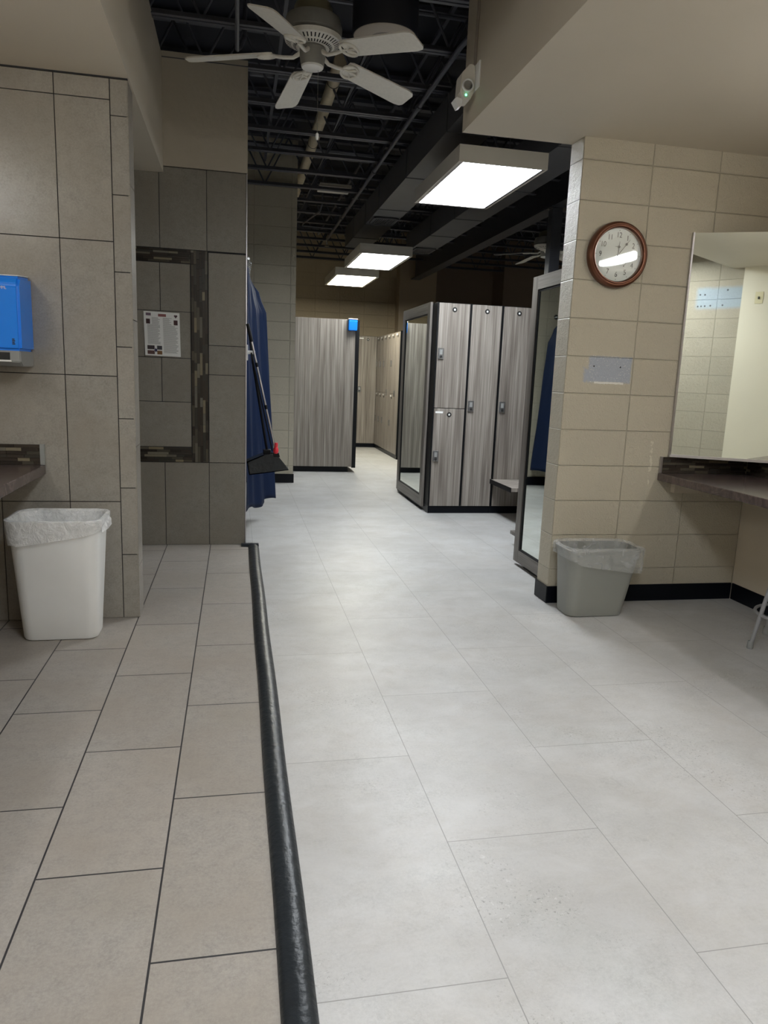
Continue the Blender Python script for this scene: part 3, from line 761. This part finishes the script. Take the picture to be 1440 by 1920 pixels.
# ------------------------------------------------------------------ paper towel dispenser
T = Thing('towel_dispenser', (-1.09,Yt,1.25), 'bright blue paper towel dispenser with grey base on the tiled wall', 'towel dispenser')
x0, x1, y0 = -1.245, -.930, 3.545
bm = B(); prism(bm, [(x0,Yt-.001,1.318),(x0,y0,1.318),(x0,y0+.004,1.60),(x0,y0+.03,1.638),(x0,Yt-.001,1.650)], (x1-x0,0,0))
bmesh.ops.bevel(bm, geom=bm.edges[:], offset=.012, segments=3, affect='EDGES'); T.part('cover', bm, MT['blue'])
T.part('top_panel', prism(B(), [(x0+.01,y0+.045,1.6405),(x1-.012,y0+.045,1.6405),(x1-.012,Yt-.004,1.654),(x0+.01,Yt-.004,1.654)], (0,0,.004)), MT['white'])
bm = B(); prism(bm, [(x0+.006,Yt-.001,1.25),(x0+.006,y0+.04,1.25),(x0+.006,y0+.006,1.27),(x0+.006,y0+.006,1.318),(x0+.006,Yt-.001,1.318)], (x1-x0-.012,0,0))
bmesh.ops.bevel(bm, geom=bm.edges[:], offset=.004, segments=2, affect='EDGES'); q = T.part('base', bm, MT['greyp'])
T.part('paper_slot', bx((x0+.03,y0+.003,1.278),(x1-.05,y0+.0065,1.310)), MT['slot'], under=q)
T.part('slot_lip', bx((x0+.03,y0-.002,1.270),(x1-.045,y0+.02,1.277),.001), MT['white'], under=q)
textobj('COMML', .018, x1-.075, 1.585, y0+.001, MT['white'], T, 'logo', squash=.8)
bm = B()
for i in range(4): box(bm, (x1-.036, y0-.0012, 1.345+i*.007), (x1-.024-.002*(i % 2), y0-.0002, 1.349+i*.007))
T.part('pictogram', bm, MT['ink'])

# ------------------------------------------------------------------ bins
def rrect(cx, cy, hx, hy, r, z, n=7, dz=None):
    pts = []
    for qx, qy, a0 in ((1,1,0),(-1,1,90),(-1,-1,180),(1,-1,270)):
        for i in range(n):
            a = math.radians(a0+90*i/(n-1)); x = cx+qx*(hx-r)+r*math.cos(a); y = cy+qy*(hy-r)+r*math.sin(a)
            pts.append((x, y, z if dz is None else z+dz(x, y)))
    return pts
def loft(bm, rings, cap0=True, cap1=False):
    R_ = [[bm.verts.new(p) for p in r] for r in rings]; n = len(R_[0])
    for a, b in zip(R_, R_[1:]):
        for k in range(n): bm.faces.new((a[k], a[(k+1) % n], b[(k+1) % n], b[k]))
    if cap0: bm.faces.new(R_[0][::-1])
    if cap1: bm.faces.new(R_[-1])
def crumple(bm, amp, sc):
    long = [e for e in bm.edges if e.calc_length() > .05]
    bmesh.ops.subdivide_edges(bm, edges=long, cuts=16, use_grid_fill=True)
    bmesh.ops.subdivide_edges(bm, edges=[e for e in bm.edges if e.calc_length() > .018], cuts=2, use_grid_fill=True)
    for v in bm.verts:
        p = v.co; k = mnoise.noise_vector(Vector((p.x*sc, p.y*sc, p.z*sc*.45)))
        k2 = abs(mnoise.noise(Vector((p.x*sc*2.1+5, p.y*sc*2.1, p.z*sc*.9))))
        v.co = p+Vector((k.x, k.y, k.z*.5))*amp+Vector((0, 0, k2*amp*.5))
def bin_(name, loc, base, rim, H, mats, label, liner_fn, crum=(.003, 30)):
    T = Thing(name, loc, label, 'waste bin')
    (bcx, bcy, bhx, bhy), (rcx, rcy, rhx, rhy) = base, rim
    def at(t, g=0.0, z=None, r=.05): return rrect(bcx+(rcx-bcx)*t, bcy+(rcy-bcy)*t, bhx+(rhx-bhx)*t+g, bhy+(rhy-bhy)*t+g, r+.02*t, (H*t if z is None else z))
    bm = B(); loft(bm, [at(0,-.012,.0),at(0.01,-.003,.004),at(.03,0,.014),at(.25),at(.5),at(.75),at(.95),at(.955,.006),at(.995,.008),at(1.0,.005),at(1.0,-.003),at(.95,-.006),at(.5,-.006),at(.05,-.006)], True, True)
    T.part('bucket', bm, mats[0], True)
    bm = B(); liner_fn(bm, at, H); crumple(bm, *crum); T.part('liner', bm, mats[1], True)
    return T
def jag(i, k): return .5*math.sin(i*1.7+k)+.5*math.sin(i*3.9+2*k)
def liner_w(bm, at, H):
    def ring(t, g, fall=0.0):
        r = at(t, g); n = len(r)
        return [(x+.002*jag(i,1), y+.002*jag(i,2), z-fall*(1.0 if x < -.8 else max(.15, 1.0-(x+.80)*3.6))+.003*jag(i,3)*(fall > 0)) for i, (x, y, z) in enumerate(r)]
    loft(bm, [ring(.55,-.014), ring(.8,-.012), ring(.99,-.008), ring(1.006,.0), ring(1.002,.011), ring(.965,.012), ring(.965,.008,.05), ring(.955,.005,.085)], False)
    # loose knot of film at one corner
    p0 = Vector((-.598, 3.50, .575)); v = [bm.verts.new(p0+Vector(d)) for d in ((0,-.09,.0),(.0,.06,.01),(.022,.05,-.01),(.032,.0,-.03),(.020,-.03,-.045),(.004,-.09,-.05))]
    bm.faces.new(v)
bin_('waste_bin', (-.80,3.54,0), (-.803,3.545,.165,.09), (-.797,3.51,.195,.155), .585, (MT['white'], MT['liner_white']), 'tall white waste bin on the tiled floor below the blue dispenser', liner_w, (.0020, 14))
def liner_g(bm, at, H):
    def ring(t, g, fall=0.0, w=.004):
        r = at(t, g)
        return [(x+w*jag(i,1), y+w*jag(i,2.3), z-fall*(.25+.75*min(1,max(0,(x-1.74)/.2)))+.5*w*jag(i,3)+(.02*max(0, 1-abs(x-1.77)/.1) if fall else 0)) for i, (x, y, z) in enumerate(r)]
    loft(bm, [ring(.5,-.02), ring(.8,-.014,0,.007), ring(1.0,-.008,0,.008), ring(1.035,.0,0,.006), ring(1.02,.015,0,.005), ring(.97,.018,.01), ring(.93,.020,.04,.006), ring(.90,.018,.085,.007)], False)
bin_('waste_bin', (1.965,3.66,0), (1.965,3.655,.165,.095), (1.985,3.645,.212,.128), .385, (MT['can'], MT['liner_clear']), 'small grey waste bin with clear liner against the block wall', liner_g, (.0075, 34))

# ------------------------------------------------------------------ stool at the counter
T = Thing('counter_stool', (2.745,3.00,0), 'grey tubular stool leg and foot ring below the marbled counter', 'stool')
for ax_, ay_ in ((-1,.15),(1,.15),(-.1,-1),(.1,1)):
    d = Vector((ax_, ay_, 0)).normalized(); cc = Vector((2.745,3.0,0))
    l = T.part('leg', tube(B(), [cc+d*.215+Vector((0,0,.02)), cc+d*.10+Vector((0,0,.60))], .0105, 12), MT['steelgrey'], True)
    T.part('foot_cap', lathe(B(), [(.014,0),(.016,.006),(.0125,.035),(.0118,.04)], tuple(cc+d*.218), 'z', 16, True), MT['greyp'], True, under=l)
T.part('foot_ring', tube(B(), [(2.745+.186*math.cos(a), 3.0+.186*math.sin(a), .175) for a in [2*PI*i/36 for i in range(36)]], .008, 8, closed=True), MT['steelgrey'], True)
T.part('seat', lathe(B(), [(.0005,.60),(.13,.60),(.145,.61),(.15,.63),(.14,.65),(.0005,.655)], (2.745,3.0,0), 'z', 40), MT['black'], True)

# ------------------------------------------------------------------ notice on the partition
T = Thing('notice_sheet', (-.50,Yp,1.5), 'white printed notice with small photos taped to the tiled partition', 'paper notice')
sk = .012
def pq(u, v): # u 0..1, v 0..1 on the sheet
    return (-.620+.238*u+sk*(v-.5)*-.5, 1.352+.296*v-.004*u)
def patchq(bm, u0, v0, u1, v1, y):
    q = [pq(u0,v0), pq(u1,v0), pq(u1,v1), pq(u0,v1)]; quad(bm, *[(a, y, b) for a, b in q])
bm = B(); q = [pq(0,0), pq(1,0), pq(1,1), pq(0,1)]; prism(bm, [(a, Yp-.0035, b) for a, b in q], (0,.001,0)); T.part('sheet', bm, MT['paper'])
yy = Yp-.0040
def col_part(name, rects, col):
    bm = B()
    for r in rects: patchq(bm, *r, yy)
    T.part(name, bm, plain('print_'+name, col, .6))
col_part('portrait_photo', [(.06,.72,.17,.83)], (.05,.02,.025)); col_part('portrait_photo', [(.83,.72,.94,.83)], (.06,.02,.025))
col_part('photo', [(.07,.14,.27,.23)], (.05,.035,.04)); col_part('photo', [(.34,.14,.48,.23)], (.06,.06,.07)); col_part('photo', [(.07,.03,.27,.115)], (.12,.06,.055)); col_part('photo', [(.34,.03,.48,.115)], (.22,.11,.04))
col_part('flag_banner', [(.06,.905,.20,.965)], (.18,.12,.17)); col_part('banner', [(.40,.895,.62,.955)], (.30,.12,.12))
bm = B(); ring = [pq(.305+.055*math.cos(a)*(1 if i % 2 else .55), .125+.055*math.sin(a)*(1 if i % 2 else .55)) for i, a in enumerate([2*PI*k/10 for k in range(10)])]
bm.faces.new([bm.verts.new((a, yy-.0003, b)) for a, b in ring]); T.part('rosette', bm, plain('print_rosette', (.02,.02,.09), .5))
bm = B(); bm.faces.new([bm.verts.new((pq(u,v)[0], yy, pq(u,v)[1])) for u, v in ((.89,.875),(.84,.925),(.85,.945),(.875,.950),(.89,.94),(.905,.950),(.93,.945),(.94,.925))]); T.part('heart_mark', bm, plain('print_heart', (.06,.02,.03), .5))
bm = B()
for i in range(30):
    v = .86-.0205*i
    if v > .26:
        a = .20 if v > .70 else .07
        patchq(bm, a+.02, v, .46-random.random()*.08, v+.008, yy)
for i in range(38):
    v = .86-.0212*i
    if v > .04: patchq(bm, .53, v, (.80 if v > .70 else .95)-random.random()*.10, v+.008, yy)
T.part('printed_text', bm, plain('print_grey', (.33,.33,.33), .6))

# ------------------------------------------------------------------ curtain, hook, dustpan and broom
def curtain(loc, y0, y1, label, seed=0.0):
    T = Thing('shower_curtain', loc, label, 'curtain', None)
    bm = B(); n, mz = 90, 46; rows = []
    XR = [(2.02,.100),(1.96,.125),(1.90,.175),(1.84,.19),(1.74,.235),(1.3,.262),(.7,.285),(.2,.315)]
    def xr(z):
        for (za, xa), (zb, xb) in zip(XR, XR[1:]):
            if z >= zb: return xa+(xb-xa)*(za-z)/(za-zb)
        return XR[-1][1]
    for j in range(mz+1):
        v = j/mz; z = .20+1.82*v; row = []
        for i in range(n+1):
            u = i/n; e = xr(z)
            fold = .5-.5*math.cos(u*2*PI*2.5+.35*math.sin(v*4+seed))
            x = .078+(e-.095)*(.30*u+.70*u**1.6)+(.018+.022*(1-v))*fold*(.5+.5*u)+.004*math.sin(u*37+v*9+seed)
            y = y0+(y1-y0)*u+.012*math.sin(v*6+u*11+seed)
            row.append(bm.verts.new((x, y, z+(.02*math.sin(u*9)*(1-v)**6))))
        rows.append(row)
    for j in range(mz):
        for i in range(n): bm.faces.new((rows[j][i], rows[j][i+1], rows[j+1][i+1], rows[j+1][i]))
    o = T.part('cloth', bm, MT['navy'], True, auto=180)
    md = o.modifiers.new('thickness', 'SOLIDIFY'); md.thickness = .0015
    for k in range(6):
        y = y0+.03+(y1-y0-.06)*k/5; T.part('curtain_ring', tube(B(), [(.085+.022*math.cos(a), y, 2.04+.022*math.sin(a)) for a in [2*PI*i/14 for i in range(14)]], .002, 6, closed=True), MT['chrome'], True)
curtain((.15,5.9,0), 5.62, 6.22, 'navy blue vinyl curtain hanging in folds behind the tiled partition')
curtain((.15,7.9,0), 7.35, 8.35, 'second navy curtain near the block wall, seen reflected in the tall mirror', 2.0)
T = Thing('curtain_rod', (.085,6.2,2.055), 'slim chrome rod carrying the navy curtain', 'curtain rod')
T.part('rod', tube(B(), [(.085,5.50,2.055),(.085,8.51,2.055)], .009, 12), MT['chrome'], True); T.part('end_flange', lathe(B(), [(.03,-.005),(.03,0),(.012,.006)], (.085,8.515,2.055), 'y', 20, True), MT['chrome'], True)

T = Thing('broom_hook', (.075,5.45,1.40), 'white plastic wall hook holding the broom and dustpan', 'hook')
T.part('back_plate', bx((.0745,5.43,1.345),(.083,5.47,1.455),.003), MT['white'])
T.part('arm', bx((.082,5.437,1.390),(.135,5.463,1.415),.004), MT['white'])
T = Thing('dustpan', (.2,5.47,.52), 'black lobby dustpan hanging by its long handle beside the partition', 'dustpan')
bm = B()
side = [(.078,.615),(.20,.668),(.26,.672),(.30,.66),(.385,.556),(.095,.515)]
o1 = [(x, 5.42, z) for x, z in side]; prism(bm, o1, (0,.006,0)); prism(bm, [(x, 5.58, z) for x, z in side], (0,.006,0))
prism(bm, [(.095,5.42,.515),(.385,5.42,.556),(.385,5.42,.561),(.095,5.42,.523)], (0,.166,0))
prism(bm, [(.078,5.42,.615),(.095,5.42,.515),(.102,5.42,.517),(.086,5.42,.612)], (0,.166,0))
prism(bm, [(.078,5.42,.615),(.20,5.42,.668),(.20,5.42,.660),(.080,5.42,.607)], (0,.166,0))
T.part('pan', bm, MT['rubber']); T.part('yoke', bx((.20,5.47,.655),(.255,5.53,.70),.006), MT['black'])
T.part('handle', tube(B(), [(.100,5.455,1.50),(.115,5.46,1.36),(.228,5.50,.69)], .010, 10), MT['black'], True)
T = Thing('broom', (.2,5.40,.6), 'slim silver-handled broom with red collar clipped to the dustpan', 'broom')
T.part('grip', tube(B(), [(.078,5.385,1.598),(.108,5.387,1.475)], .013, 12), MT['black'], True)
T.part('shaft', tube(B(), [(.108,5.387,1.48),(.278,5.405,.735)], .0075, 12), MT['alu'], True)
for t in (.22, .62): T.part('collar', tube(B(), [Vector((.108,5.387,1.48)).lerp(Vector((.278,5.405,.735)), t-.02), Vector((.108,5.387,1.48)).lerp(Vector((.278,5.405,.735)), t+.02)], .0105, 12), MT['black'], True)
T.part('lower_rod', tube(B(), [(.105,5.40,1.40),(.262,5.412,.70)], .005, 8), MT['black'], True)
T.part('red_collar', lathe(B(), [(.012,.045),(.015,.03),(.012,.012),(.018,0),(.020,-.02),(.012,-.035)], (.288,5.405,.715), 'z', 18, True, True), MT['red'], True, label='red plastic collar')
bm = B()
prism(bm, [(.265,5.40,.684),(.31,5.40,.684),(.318,5.40,.655),(.27,5.40,.655)], (0,.03,0)); T.part('brush_head', bm, MT['black'])

# ------------------------------------------------------------------ lockers
def lock(T, x, y, z, face, under, d=None):
    """keypad lock on a door; face '-y' or '-x'"""
    if face == '-y':
        l = T.part('keypad_lock', bx((x,y-.016,z),(x+.055,y,z+.10),.003,1), MT['chrome'], under=under)
        return [('b', bx((x+.016,y-.019,z+.045),(x+.038,y-.016,z+.085)), MT['greyp'])], l
def locker_door_y(T, x0, x1, z0, z1, y, lockz=None, plate=True, label=False, lockx=None):
    dr = T.part('door', bx((x0,y,z0),(x1,y+.018,z1),.0015,1), MT['wood'])
    if plate: T.part('number_plate', lathe(B(), [(.0095,-.001),(.0095,-.004),(.0215,-.004),(.0225,0)], ((x0+x1)/2,y,z1-.055), 'y', 24), MT['ink'], under=dr)
    if plate: T.part('number_disc', lathe(B(), [(.0004,-.003),(.0096,-.003)], ((x0+x1)/2,y,z1-.055), 'y', 16), MT['white'], under=dr)
    if label: T.part('name_label', bx((x0+.012,y-.0015,z1-.045),(x0+.085,y,z1-.027)), MT['paper'], under=dr)
    if lockz:
        lx = x0+.006
        T.part('keypad_lock', bx((lx,y-.014,lockz-.05),(lx+.055,y,lockz+.05),.003,1), MT['chrome'], under=dr)
        bm = B(); box(bm, (lx+.014,y-.017,lockz-.008),(lx+.040,y-.0141,lockz+.036)); T.part('keypad', bm, MT['greyp'], under=dr)
        T.part('knob', lathe(B(), [(.0004,-.026),(.010,-.025),(.012,-.014)], (lx+.027,y,lockz-.027), 'y', 16), MT['ink'], under=dr)
    return dr
YL = 6.62
def locker_unit(x0, x1, label, mode, zb=.072, zt=1.952, y=YL, depth=.70):
    T = Thing('locker', ((x0+x1)/2, y, 0), label, 'locker', None)
    T.part('carcass', bx((x0-.012,y+.019,zb-.002),(x1+.012,y+depth,zt+.003)), MT['black'])
    T.part('kick_base', bx((x0-.012,y+.012,0),(x1+.012,y+depth,zb-.002)), MT['cove'])
    if mode == 'two':
        locker_door_y(T, x0, x1, 1.003, zt-.003, y, 1.497)
        locker_door_y(T, x0, x1, zb, .997, y, .551, label=True)
    else: locker_door_y(T, x0, x1, zb, zt-.003, y, 1.027)
    return T
locker_unit(1.811, 2.104, 'two-door wood-grain locker next to the end mirror panel', 'two')
locker_unit(2.128, 2.412, 'tall single-door wood-grain locker between the two-door one and the bench', 'one')
locker_unit(2.438, 2.728, 'tall single-door wood-grain locker behind the low bench', 'one')
locker_unit(2.752, 3.045, 'tall single-door wood-grain locker hidden by the tall mirror panel edge', 'one')
single('locker_row_back', bx((1.80,7.325,0),(3.06,8.0,1.955)), MT['black'], (2.4,7.6,0), 'black backs of the lockers behind the end mirror panel', 'locker')
T = Thing('locker_bench', (2.7,6.3,0), 'low wood-topped bench ledge projecting from the locker row', 'bench')
T.part('seat', bx((2.404,6.06,.300),(3.045,6.615,.336),.002,1), MT['wood_top']); T.part('edge_band', bx((2.398,6.06,.296),(2.404,6.615,.338)), MT['black'])
T.part('pedestal', bx((2.72,6.30,0),(2.90,6.60,.299)), MT['black'])
def mirror_panel(x, y0, y1, z0, z1, st, label, th=.022):
    T = Thing('mirror_panel', (x, (y0+y1)/2, z0), label, 'mirror')
    T.part('side_stile', bx((x,y0,z0),(x+th,y0+st,z1)), MT['wood_d']); T.part('side_stile', bx((x,y1-st,z0),(x+th,y1,z1)), MT['wood_d'])
    T.part('rail', bx((x,y0+st,z0),(x+th,y1-st,z0+st)), MT['wood_h']); T.part('rail', bx((x,y0+st,z1-st),(x+th,y1-st,z1)), MT['wood_h'])
    bm = B(); t = .014; a, b, c_, d = y0+st, y1-st, z0+st, z1-st
    box(bm, (x+.004,a,c_),(x+th,a+t,d)); box(bm, (x+.004,b-t*1.4,c_),(x+th,b,d)); box(bm, (x+.004,a+t,c_),(x+th,b-t,c_+t)); box(bm, (x+.004,a+t,d-t),(x+th,b-t,d)); T.part('inner_trim', bm, MT['black'])
    T.part('glass', bx((x+.010,a+t,c_+t),(x+.014,b-t,d-t)), MT['mirror']); T.part('backing', bx((x+.015,y0+.002,z0+.002),(x+th+.002,y1-.002,z1-.002)), MT['black'])
    return T
mirror_panel(1.772, 6.79, 7.93, .036, 1.968, .098, 'framed tall mirror closing the end of the far locker row')
mirror_panel(1.93, 4.03, 4.735, .028, 1.952, .085, 'framed tall mirror panel standing just behind the clock wall')
# the bank behind the near mirror panel, opening away from the camera
T = Thing('locker_bank', (2.5,4.4,0), 'locker bank behind the tall mirror panel by the clock wall', 'lockers')
T.part('carcass', bx((1.956,4.03,.07),(3.06,4.68,1.945)), MT['wood_d']); T.part('kick_base', bx((1.962,4.06,0),(3.05,4.62,.069)), MT['cove'])
T = Thing('floor_bench', (2.6,5.0,0), 'low wooden bench end peeking out past the tall mirror panel', 'bench')
T.part('seat', bx((2.13,4.80,.085),(2.9,5.33,.112),.002,1), MT['wood_d']); T.part('pedestal', bx((2.4,4.9,0),(2.7,5.2,.084)), MT['black'])

# wood end panel facing the aisle
T = Thing('locker_end_panel', (1.0,9.5,0), 'wide wood-grain locker end panel facing the aisle with a blue box', 'locker panel')
T.part('panel', bx((.30,9.50,.075),(1.502,9.525,1.965),.0015,1), MT['wood']); T.part('side_edge', bx((1.502,9.495,.062),(1.552,9.53,1.962)), MT['black'])
T.part('carcass', bx((.30,9.526,.075),(1.552,10.9,1.960)), MT['black']); T.part('kick_base', bx((.30,9.56,0),(1.46,10.9,.074)), MT['cove'])
T = Thing('blue_wall_box', (1.45,9.5,1.89), 'small blue plastic box fixed to the top of the end panel', 'blue box')
bm = B(); prism(bm, [(1.40,9.499,1.828),(1.40,9.42,1.828),(1.40,9.41,1.95),(1.40,9.43,1.968),(1.40,9.499,1.970)], (.11,0,0)); bmesh.ops.bevel(bm, geom=bm.edges[:], offset=.006, segments=2, affect='EDGES')
T.part('case', bm, MT['blue']); T.part('lid', bx((1.396,9.41,1.965),(1.514,9.499,1.976),.002), MT['white'])

# far lockers
YF = 12.95
for k, x0 in enumerate((1.44, 1.77, 2.11)):
    T = Thing('locker', (x0+.15, YF, 0), ['tall far locker, mostly hidden by the end panel edge','tall far locker beside the wood end panel','tall far locker in the inner corner of the back aisle'][k], 'locker')
    x1 = x0+(.30 if k < 2 else .33)
    T.part('carcass', bx((x0-.01,YF+.019,.07),(x1+.01,YF+.6,1.955)), MT['black']); T.part('kick_base', bx((x0-.01,YF+.012,0),(x1+.01,YF+.6,.069)), MT['cove'])
    locker_door_y(T, x0, x1, .072, 1.950, YF, 1.03, label=True)
def locker_x(y0, y1, x, label, mode):
    T = Thing('locker', (x, (y0+y1)/2, 0), label, 'locker')
    T.part('carcass', bx((x+.019,y0-.006,.07),(x+.60,y1+.006,1.955)), MT['black']); T.part('kick_base', bx((x+.012,y0-.006,0),(x+.60,y1+.006,.069)), MT['cove'])
    ds = [(.072,1.0),(1.006,1.950)] if mode == 'two' else [(.072,1.950)]
    for z0, z1 in ds:
        dr = T.part('door', bx((x,y0,z0),(x+.018,y1,z1),.0015,1), MT['wood'])
        T.part('name_label', bx((x-.0015,y1-.11,z1-.045),(x,y1-.03,z1-.02)), MT['paper'], under=dr)
        T.part('number_plate', lathe(B(), [(.010,-.001),(.010,-.004),(.0215,-.004),(.0225,0)], (x,(y0+y1)/2,z1-.06), 'x', 20), MT['ink'], under=dr)
        zl = (z0+z1)/2; T.part('keypad_lock', bx((x-.014,y1-.065,zl-.05),(x,y1-.01,zl+.05),.003,1), MT['chrome'], under=dr)
names = ['single-door side-aisle locker right behind its bright end panel','two-door side-aisle locker, second from the end panel','single-door side-aisle locker, third from the end panel','two-door side-aisle locker, fourth from the end panel','two-door side-aisle locker, next to last before the inner corner','two-door side-aisle locker touching the inner corner']
for k, md in enumerate(('one','two','one','two','two','two')):
    locker_x(11.08+.31*k, 11.08+.31*k+.30, 2.44, names[k], md)
T = Thing('locker_end_panel', (2.8,11.05,0), 'narrow bright wood-grain end panel beside the far mirror frame', 'locker panel')
T.part('panel', bx((2.495,11.03,.075),(3.05,11.06,1.96)), MT['wood_top']); T.part('side_edge', bx((2.438,11.03,.06),(2.495,11.06,1.96)), MT['black']); T.part('kick_base', bx((2.50,11.05,0),(3.05,11.07,.074)), MT['cove'])  # paler wood on the panel paints in its brighter lighting
